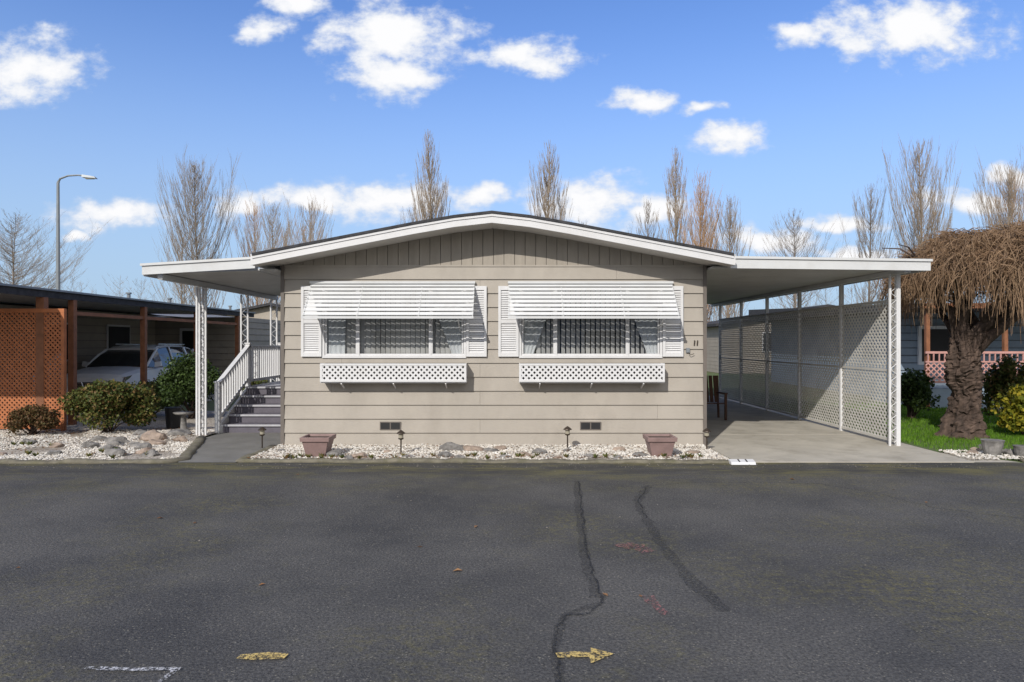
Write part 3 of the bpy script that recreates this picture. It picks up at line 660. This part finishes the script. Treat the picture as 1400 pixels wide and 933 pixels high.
for i,(x,d_,t,s_,n_,u_,m_) in enumerate(T): tree_at(x,d_,t,s_,n_,u_,m_,100+i,'bare_poplar_tree' if u_>1.5 else 'bare_tree')
rr=random.Random(55); dm=MB('barkg'); dm2=MB('barkp')
for i in range(46):
    x=-48+i*2.2+rr.uniform(-1.2,1.2); bare(dm if i%2 else dm2,x,rr.uniform(44,58),rr.uniform(4.5,8.6),rr.uniform(2.0,3.2),42,.9,rr,1.1,.08)
dm.build('distant_trees'); dm2.build('distant_trees')
def leafwall(mb,x0,x1,y,hfun,n,s0,s1,rr,jy=.8):
    for _ in range(n):
        x=rr.uniform(x0,x1); q=Vector((x,y+rr.uniform(-jy,jy),hfun(x)*rr.random())); s=rr.uniform(s0,s1)
        a=Vector((rr.gauss(0,1),rr.gauss(0,1),rr.gauss(0,1))).normalized()*s; b_=a.cross(Vector((rr.gauss(0,1),rr.gauss(0,1),1))).normalized()*s*.5; mb.poly([q-a,q+b_,q+a,q-b_])
hg=MB('leafd'); leafwall(hg,-55,60,40,lambda x:2.2+.9*mnoise.noise(Vector((x*.25,0,0)))+(2.4*math.exp(-((x+33)/2.6)**2)),15000,.12,.3,rr); hg.build('hedge')
bk=MB('leafd'); leafwall(bk,-45,45,-44,lambda x:5.5+2.5*mnoise.noise(Vector((x*.15,7,0))),7000,.3,.7,rr,1.5); bk.build('hedge')
def simple_home(x0,x1,y0,y1,h,peak,mt,name='mobile_home',face=-1):
    e=empty(name,((x0+x1)/2,(y0+y1)/2,0)); mb=MB(mt,'shingle','white','dark'); xm=(x0+x1)/2
    mb.box(x0,x1,y0,y1,0,h)
    for z in [i*.22 for i in range(1,int(h/.22))]:
        mb.box(x0-.012,x1+.012,y0-.012,y1+.012,z,z+.012,0)
    mb.hexa([(x0-.4,y0-.4,h),(xm,y0-.4,peak),(xm,y1+.4,peak),(x0-.4,y1+.4,h),(x0-.4,y0-.4,h+.15),(xm,y0-.4,peak+.15),(xm,y1+.4,peak+.15),(x0-.4,y1+.4,h+.15)],1)
    mb.hexa([(xm,y0-.4,peak),(x1+.4,y0-.4,h),(x1+.4,y1+.4,h),(xm,y1+.4,peak),(xm,y0-.4,peak+.15),(x1+.4,y0-.4,h+.15),(x1+.4,y1+.4,h+.15),(xm,y1+.4,peak+.15)],1)
    mb.poly([(x0,y0+.01,h),(x1,y0+.01,h),(xm,y0+.01,peak)]); mb.poly([(x0,y1-.01,h),(x1,y1-.01,h),(xm,y1-.01,peak)])
    fy=y0-.03 if face<0 else y1+.03
    for q in (.2,.62):
        a_=x0+(x1-x0)*q; b_=a_+(x1-x0)*.2; mb.box(a_-.06,b_+.06,fy-.02,fy+.02,1.24,2.36,2); mb.box(a_,b_,fy-.03,fy+.03,1.3,2.3,3)
    mb.build('house_body',e)
simple_home(-11,-3,-30,-18,2.9,3.8,'tan',face=1); simple_home(1.5,9.5,-30,-18,2.9,3.8,'blue',face=1)
simple_home(-20,-9,30,36,2.8,4,'tan'); simple_home(12,24,28,36,2.7,3.8,'tan')
# ------------------------------------------------------------------ left neighbour
NC=empty('mobile_home',(-13,8,0))
nm=MB('tan','roofsheet','dark','white','trim')
nm.box(-18,-12.9,3.2,24,0,2.75); 
for i in range(1,12): nm.box(-12.905,-12.88,3.2,24,i*.23,i*.23+.014,4)
nm.box(-12.9,-9.7,13.2,19,0,2.7)
for i in range(1,12): nm.box(-12.9,-9.68,13.18,13.2,i*.23,i*.23+.014,4); nm.box(-9.7,-9.68,13.18,19,i*.23,i*.23+.014,4)
for y0,y1 in ((4.2,5.3),(7.2,8.4),(10.2,11.4)):
    nm.box(-12.9,-12.85,y0-.06,y1+.06,1.24,2.36,3); nm.box(-12.87,-12.83,y0,y1,1.3,2.3,2)
nm.box(-11.9,-11.3,13.15,13.2,1.4,2.2,2); nm.box(-12.0,-11.2,13.16,13.19,1.3,2.3,3)
nm.hexa([(-18,3,2.9),(-12.9,3,2.78),(-12.9,26,2.78),(-18,26,2.9),(-15.5,3,3.2),(-15.4,3,3.2),(-15.4,26,3.2),(-15.5,26,3.2)],1)
nm.build('house_body',NC)
NP=empty('carport',(-11,6,0))
nr=MB('shingle','galv','brownpost','roofsheet','pan')
nr.hexa([(-13.2,-1.0,2.84),(-9.45,-1.0,2.78),(-9.45,13.4,2.78),(-13.2,13.4,2.84),(-13.2,-1.0,2.90),(-9.45,-1.0,2.84),(-9.45,13.4,2.84),(-13.2,13.4,2.90)],3)
nr.hexa([(-13.15,-.95,2.825),(-9.46,-.95,2.765),(-9.46,13.3,2.765),(-13.15,13.3,2.825),(-13.15,-.95,2.837),(-9.46,-.95,2.777),(-9.46,13.3,2.777),(-13.15,13.3,2.837)],4)
nr.box(-9.45,-9.40,-1.0,13.4,2.70,2.84,0); nr.box(-9.43,-9.35,-1.0,13.4,2.84,2.88,1)
for i in range(48):
    y=-.9+i*.3; nr.hexa([(-13.2,y,2.905),(-9.42,y,2.845),(-9.42,y+.05,2.845),(-13.2,y+.05,2.905),(-13.2,y,2.94),(-9.42,y,2.885),(-9.42,y+.05,2.885),(-13.2,y+.05,2.94)],3)
for i in range(4): 
    y=8+i*2.4; nr.tube([(-11.0,y,2.85),(-11.0,y,3.18)],.05,8,1); nr.tube([(-11.0,y,3.18),(-11.0,y,3.22)],.08,8,1)
for y in (3.0,5.9,8.9,12.0): nr.box(-9.52,-9.40,y-.06,y+.06,0,2.70,2)
nr.box(-9.49,-9.43,3.0,12,2.38,2.46,2); nr.box(-9.54,-9.38,1.96,2.1,0,2.70,2)
nr.build('carport_structure',NP)
F2=empty('lattice_fence',(-11,2,0)); l2=MB('olattice','brownpost')
for x0,x1 in ((-16,-13.3),(-13.2,-11.1),(-11.0,-9.02)):
    lattice(l2,(x0,1.98,.12),(1,0,0),(0,0,1),(0,-1,0),x1-x0,2.28,.068,.036,.007)
    l2.box(x0,x1,1.95,2.01,.06,.13,0); l2.box(x0,x1,1.95,2.01,2.39,2.47,0); l2.box(x1-.01,x1+.06,1.94,2.02,0,2.47,0)
l2.build('lattice_panels',F2)
ns=MB('concrete'); ns.box(-12.9,-9.3,2.1,13.2,-.02,.01); ns.build('driveway')
ns=MB('white'); 
for i in range(4): ns.box(-12.85,-12.2,5.8+i*.28,6.1+i*.28,0,.17*(i+1))
ns.beam((-12.2,5.7,.9),(-12.2,7,1.6),.05,.08); 
for i in range(7): ns.box(-12.22,-12.18,5.75+i*.2,5.79+i*.2,0,.92+i*.11)
ns.build('side_steps')
# ------------------------------------------------------------------ parked car (SUV facing the street)
K=empty('parked_car',(-10.93,8.4,0)); ox,oy=-10.93,6.0
cb=MB('carpaint','dark','tyre','chrome','cglass','white')
def ring(y,w,zb,zs,zt):
    P=[(-w*.94,zb),(-w,zb+.18),(-w,(zb+zs)/2+.1),(-w*.975,zs),(-w*.84,zt-.015),(-w*.4,zt+.012),(0,zt+.018)]
    P=P+[(-a,b) for a,b in reversed(P[:-1])]
    return [(ox+a,oy+y,b) for a,b in P]
cb.loft([ring(-.02,.62,.42,.62,.72),ring(.03,.76,.30,.78,.86),ring(.16,.87,.24,.88,.96),ring(.5,.915,.22,.95,1.03),ring(1.0,.925,.22,1.0,1.09),ring(1.35,.925,.24,1.03,1.13),ring(2.2,.93,.26,1.05,1.14),ring(3.4,.93,.26,1.07,1.14),ring(4.3,.92,.28,1.07,1.14),ring(4.62,.88,.32,1.02,1.1),ring(4.72,.8,.4,.9,1.0)])
rings=[]
for y,wb,wt,zt in ((1.22,.80,.79,1.14),(1.75,.86,.72,1.45),(2.1,.87,.68,1.60),(2.7,.87,.67,1.66),(3.6,.86,.66,1.64),(4.2,.84,.64,1.56),(4.6,.80,.72,1.12)):
    rings.append([(ox-wb,oy+y,1.08),(ox-(wb*.35+wt*.65),oy+y,1.08+(zt-1.08)*.7),(ox-wt,oy+y,zt),(ox,oy+y,zt+.02),(ox+wt,oy+y,zt),(ox+(wb*.35+wt*.65),oy+y,1.08+(zt-1.08)*.7),(ox+wb,oy+y,1.08)])
cb.loft(rings,4)
cb.loft([[ (ox-w,oy+y,z),(ox-w*.9,oy+y,z+.05),(ox,oy+y,z+.07),(ox+w*.9,oy+y,z+.05),(ox+w,oy+y,z)] for y,w,z in ((1.98,.70,1.565),(2.2,.71,1.62),(2.7,.70,1.66),(3.6,.69,1.645),(4.3,.67,1.56))],0)
for s in (-1,1):
    cb.tube([(ox+s*.83,oy+1.25,1.12),(ox+s*.77,oy+1.7,1.42),(ox+s*.70,oy+2.05,1.60)],.035,6); cb.beam((ox+s*.885,oy+2.75,1.10),(ox+s*.70,oy+2.75,1.66),.06,.03,up=(1,0,0)); cb.beam((ox+s*.875,oy+3.75,1.10),(ox+s*.69,oy+3.7,1.64),.10,.04,up=(1,0,0))
    cb.tube([(ox+s*.85,oy+4.55,1.1),(ox+s*.7,oy+4.25,1.56)],.06,6)
    cb.tube([(ox+s*.62,oy+2.3,1.74),(ox+s*.62,oy+3.9,1.72)],.018,6,3)
    cb.hexa([(ox+s*.93,oy+1.48,1.10),(ox+s*1.10,oy+1.48,1.12),(ox+s*1.10,oy+1.60,1.12),(ox+s*.93,oy+1.60,1.10),(ox+s*.93,oy+1.50,1.24),(ox+s*1.09,oy+1.50,1.26),(ox+s*1.09,oy+1.58,1.26),(ox+s*.93,oy+1.58,1.24)],0)
    cb.hexa([(ox+s*.42,oy-.025,.72),(ox+s*.85,oy+.10,.74),(ox+s*.86,oy+.3,.8),(ox+s*.42,oy+.2,.8),(ox+s*.44,oy-.0,.80),(ox+s*.885,oy+.16,.90),(ox+s*.90,oy+.42,.93),(ox+s*.45,oy+.2,.82)],3)
    cb.hexa([(ox+s*.46,oy-.035,.735),(ox+s*.80,oy+.07,.75),(ox+s*.8,oy+.2,.75),(ox+s*.46,oy+.1,.74),(ox+s*.47,oy-.015,.79),(ox+s*.83,oy+.115,.87),(ox+s*.83,oy+.3,.87),(ox+s*.47,oy+.1,.79)],5)
    cb.box(ox+s*.70-.09,ox+s*.70+.09,oy+.0,oy+.1,.40,.50,1)
    for yy in (.92,3.72):
        xa,xb=ox+s*.70,ox+s*.945
        cb.tube([(xa,oy+yy,.35),(xb-.02*s,oy+yy,.35),(xb,oy+yy,.35)],[.35,.35,.32],22,2); cb.tube([(xb,oy+yy,.35),(xb+s*.006,oy+yy,.35)],[.24,.23],22,3); cb.tube([(xb+s*.004,oy+yy,.35),(xb+s*.012,oy+yy,.35)],[.19,.05],10,1)
        cb.tube([(ox+s*.90,oy+yy,.37),(ox+s*.936,oy+yy,.37)],[.42,.42],22,1)
cb.box(ox-.40,ox+.40,oy-.035,oy+.1,.60,.76,1)
for z_ in (.63,.68,.73): cb.box(ox-.38,ox+.38,oy-.045,oy-.03,z_,z_+.015,3)
cb.tube([(ox-.16,oy-.055,.78),(ox-.10,oy-.06,.62),(ox+.10,oy-.06,.62),(ox+.16,oy-.055,.78)],.018,6,3)
cb.box(ox-.55,ox+.55,oy-.02,oy+.1,.30,.43,1); cb.box(ox-.17,ox+.17,oy-.05,oy-.03,.45,.56,5)
cb.build('car_body',K,bevel=.008)
# ------------------------------------------------------------------ street lamp
L=empty('street_lamp',(-22.8,23,0)); lb=MB('galv','lampglass')
lb.tube([(-22.8,23,0),(-22.8,23,5),(-22.8,23,9.8)],[.12,.10,.07],10); lb.tube([(-22.8,23,9.8),(-22.7,23,10.0),(-22.3,23,10.15),(-21.8,23,10.18),(-21.5,23,10.15)],[.07,.05,.045,.04,.04],8)
lb.hexa([(-21.55,22.87,10.06),(-20.85,22.9,10.0),(-20.85,23.1,10.0),(-21.55,23.13,10.06),(-21.55,22.9,10.2),(-20.95,22.93,10.1),(-20.95,23.07,10.1),(-21.55,23.1,10.2)],0)
lb.box(-21.4,-21.0,22.93,23.07,9.985,10.03,1); lb.tube([(-22.8,23,0),(-22.8,23,.4)],[.2,.17],10); lb.build('lamp_parts',L)
# ------------------------------------------------------------------ right neighbour
RN=empty('mobile_home',(16,12,0)); q=MB('blue','shingle','white','dark','brownpost')
q.box(11.9,22,9.5,20,0,2.75)
for i in range(1,12): q.box(11.88,22,9.48,9.5,i*.23,i*.23+.014,3)
q.box(12.6,13.7,9.44,9.5,1.2,2.2,3); q.box(12.5,12.6,9.42,9.5,1.1,2.3,2); q.box(13.7,13.8,9.42,9.5,1.1,2.3,2); q.box(12.6,13.7,9.42,9.5,2.2,2.3,2);q.box(12.6,13.7,9.42,9.5,1.1,1.2,2)
q.hexa([(11.0,6.6,2.72),(22.4,6.6,2.72),(22.4,20.4,2.72),(11.0,20.4,2.72),(11.0,6.6,2.84),(22.4,6.6,2.84),(22.4,20.4,3.3),(11.0,20.4,3.3)],1)
q.box(10.97,22.4,6.57,6.62,2.70,2.84,4)
for x in (11.2,13.3,15.4,17.5): q.box(x-.05,x+.05,6.75,6.85,.0,2.72,4)
q.box(11.1,20,6.8,9.5,.0,.55,0)
q.build('house_body',RN)
F3=empty('deck_railing',(14,6.7,0)); l3=MB('rust','brownpost','blue')
lattice(l3,(11.1,6.7,.75),(1,0,0),(0,0,1),(0,-1,0),8,.50,.11,.035,.008); l3.box(11.1,19.1,6.68,6.73,1.49,1.55,0); l3.box(11.1,19.1,6.68,6.73,1.25,1.29,0); l3.box(11.1,19.1,6.68,6.73,.70,.76,0)
for i in range(54): l3.box(11.15+i*.15,11.18+i*.15,6.69,6.72,1.29,1.49,0)
l3.build('railing_panels',F3)
pt=MB('wood')
pt.box(3.7,5.3,9.4,10.1,.72,.76); pt.box(3.7,5.3,9.0,9.25,.42,.46); pt.box(3.7,5.3,10.25,10.5,.42,.46)
for x in (3.95,5.05): pt.beam((x,9.1,0),(x,9.6,.72),.08,.04,up=(1,0,0)); pt.beam((x,10.4,0),(x,9.9,.72),.08,.04,up=(1,0,0)); pt.box(x-.02,x+.02,9.05,10.45,.38,.42)
pt.build('picnic_table')
ch=MB('wood'); X,Y=4.62,4.2
for dx in (-.27,.27):
    ch.beam((X+dx,Y-.25,0),(X+dx,Y-.25,.62),.05,.05,up=(0,1,0)); ch.beam((X+dx,Y+.3,0),(X+dx,Y+.42,1.0),.05,.04,up=(1,0,0)); ch.beam((X+dx,Y-.3,.62),(X+dx,Y+.36,.60),.08,.03)
for i in range(5): ch.box(X-.26,X+.26,Y-.25+i*.11,Y-.16+i*.11,.38-.01*i,.40-.01*i)
for i in range(5): ch.beam((X-.21+i*.105,Y+.27,.38),(X-.21+i*.105,Y+.42,1.0),.08,.02,up=(0,1,0))
ch.build('garden_chair')
gb2=MB('rock'); x,y=-6.55,1.9
gb2.tube([(x,y,0),(x,y,.06),(x,y,.08),(x,y,.34),(x,y,.36),(x,y,.40)],[.13,.13,.06,.05,.16,.20],12); gb2.build('bird_bath',smooth=True)
gb3=MB('dark'); gb3.tube([(-7.0,2.4,0),(-7.0,2.4,.42),(-7,2.4,.45),(-7,2.4,.44)],[.13,.16,.17,.12],14); gb3.build('bucket')
# ------------------------------------------------------------------ light and sky
E=math.radians(33); AZ=math.radians(24)
s=Vector((-math.cos(E)*math.sin(AZ),-math.cos(E)*math.cos(AZ),math.sin(E)))
ld=bpy.data.lights.new('sun','SUN'); ld.energy=3.7; ld.angle=math.radians(.6); ld.color=(1,.95,.87)
lo=bpy.data.objects.new('sun',ld); lo.rotation_euler=s.to_track_quat('Z','Y').to_euler(); lo.location=(-10,-20,20); sc.collection.objects.link(lo)
wd=bpy.data.worlds.new('World'); sc.world=wd; wd.use_nodes=True; nt=wd.node_tree; bg=nt.nodes['Background']
wd.cycles.sampling_method='NONE'
sky=N(nt,'ShaderNodeTexSky',sky_type='NISHITA'); sky.sun_disc=False; sky.sun_elevation=E; sky.sun_rotation=math.atan2(s.x,s.y)
sky.air_density=1.0; sky.dust_density=.6; sky.ozone_density=2.0
tc=N(nt,'ShaderNodeTexCoord').outputs['Generated']
sp=N(nt,'ShaderNodeSeparateXYZ'); nt.links.new(tc,sp.inputs[0])
def mth(op,a,b=None,c=None):
    m=N(nt,'ShaderNodeMath',operation=op)
    for i,v in enumerate((a,b,c)):
        if v is None: continue
        if isinstance(v,(int,float)): m.inputs[i].default_value=v
        else: nt.links.new(v,m.inputs[i])
    return m.outputs[0]
yy=mth('MAXIMUM',mth('ABSOLUTE',sp.outputs[1]),.05)
u=mth('DIVIDE',sp.outputs[0],yy); v=mth('DIVIDE',sp.outputs[2],yy)
cmb=N(nt,'ShaderNodeCombineXYZ'); nt.links.new(u,cmb.inputs[0]); nt.links.new(v,cmb.inputs[1]); uv=cmb.outputs[0]
CL=[(-.70,.395,.085,.046),(-.36,.447,.038,.020),(-.175,.440,.10,.048),(-.175,.385,.065,.036),(.02,.410,.070,.024),(-.31,.485,.04,.016),
 (.42,.44,.045,.018),(.565,.45,.12,.042),(.19,.350,.045,.016),(.28,.337,.034,.008),(.315,.290,.056,.020),
 (-.575,.182,.085,.024),(-.625,.152,.024,.010),(-.385,.200,.040,.022),(-.29,.207,.09,.018),(-.18,.205,.10,.028),(-.045,.208,.038,.022),(.10,.205,.080,.038),(.20,.190,.055,.024),
 (.47,.172,.07,.013),(.38,.150,.08,.022),(.50,.125,.05,.014),(.66,.198,.07,.020),(.72,.235,.045,.016),(-1.0,.32,.15,.035),(1.05,.38,.16,.04)]
wn=N(nt,'ShaderNodeTexNoise'); wn.inputs['Scale'].default_value=12; wn.inputs['Detail'].default_value=4; nt.links.new(uv,wn.inputs['Vector'])
wsub=N(nt,'ShaderNodeVectorMath',operation='MULTIPLY_ADD'); nt.links.new(wn.outputs['Color'],wsub.inputs[0]); wsub.inputs[1].default_value=(.08,.05,0); nt.links.new(uv,wsub.inputs[2])
dmin=None
for (a,b_,c,d_) in CL:
    n2=N(nt,'ShaderNodeVectorMath',operation='MULTIPLY_ADD'); nt.links.new(wsub.outputs[0],n2.inputs[0]); n2.inputs[1].default_value=(1/c,1/d_,0); n2.inputs[2].default_value=(-(a+.04)/c,-(b_+.025)/d_,0)
    n3=N(nt,'ShaderNodeVectorMath',operation='LENGTH'); nt.links.new(n2.outputs[0],n3.inputs[0])
    dmin=n3.outputs['Value'] if dmin is None else mth('MINIMUM',dmin,n3.outputs['Value'])
cn=N(nt,'ShaderNodeTexNoise'); cn.inputs['Scale'].default_value=20; cn.inputs['Detail'].default_value=7; cn.inputs['Roughness'].default_value=.60
mp=N(nt,'ShaderNodeMapping'); mp.inputs['Scale'].default_value=(1,1.5,1); nt.links.new(uv,mp.inputs[0]); nt.links.new(mp.outputs[0],cn.inputs['Vector'])
fld=mth('ADD',mth('SUBTRACT',1.14,dmin),mth('MULTIPLY',mth('SUBTRACT',cn.outputs['Fac'],.5),2.5))
den_=N(nt,'ShaderNodeMapRange',interpolation_type='SMOOTHSTEP'); den_.inputs[1].default_value=-.20; den_.inputs[2].default_value=.70; nt.links.new(fld,den_.inputs[0])
shd=N(nt,'ShaderNodeMapRange'); shd.inputs[1].default_value=.1; shd.inputs[2].default_value=.9; nt.links.new(fld,shd.inputs[0])
ccol=mix(nt,shd.outputs[0],(5.4,5.9,6.8),(7.6,7.6,7.7))
bn=N(nt,'ShaderNodeTexNoise'); bn.inputs['Scale'].default_value=3.2; bn.inputs['Detail'].default_value=3; nt.links.new(tc,bn.inputs['Vector'])  # unseen cloud cover behind the camera, added as neutral fill for the facade
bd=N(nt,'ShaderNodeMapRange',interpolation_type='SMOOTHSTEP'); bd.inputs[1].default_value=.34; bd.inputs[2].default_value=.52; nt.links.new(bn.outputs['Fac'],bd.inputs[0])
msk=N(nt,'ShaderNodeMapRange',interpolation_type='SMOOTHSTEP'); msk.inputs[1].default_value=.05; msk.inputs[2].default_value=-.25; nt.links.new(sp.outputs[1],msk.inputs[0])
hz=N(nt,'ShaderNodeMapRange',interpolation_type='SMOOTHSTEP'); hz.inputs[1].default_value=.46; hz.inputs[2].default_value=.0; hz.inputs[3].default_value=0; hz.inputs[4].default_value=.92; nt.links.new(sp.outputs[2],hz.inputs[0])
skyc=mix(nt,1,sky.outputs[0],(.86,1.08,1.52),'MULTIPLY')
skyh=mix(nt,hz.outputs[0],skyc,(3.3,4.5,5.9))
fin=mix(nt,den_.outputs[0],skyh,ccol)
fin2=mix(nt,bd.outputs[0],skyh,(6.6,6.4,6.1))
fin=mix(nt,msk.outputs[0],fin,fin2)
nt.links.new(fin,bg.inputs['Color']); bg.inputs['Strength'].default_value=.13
# ------------------------------------------------------------------ camera
cd=bpy.data.cameras.new('camera'); cd.lens=24.5; cd.sensor_width=36; cd.shift_y=.001; cd.clip_end=2000; cd.clip_start=.1
co=bpy.data.objects.new('camera',cd); co.location=(0,-12,1.8); co.rotation_euler=(math.radians(90),0,0); sc.collection.objects.link(co); sc.camera=co
sc.view_settings.view_transform='Standard'; sc.view_settings.look='None'; sc.view_settings.exposure=0
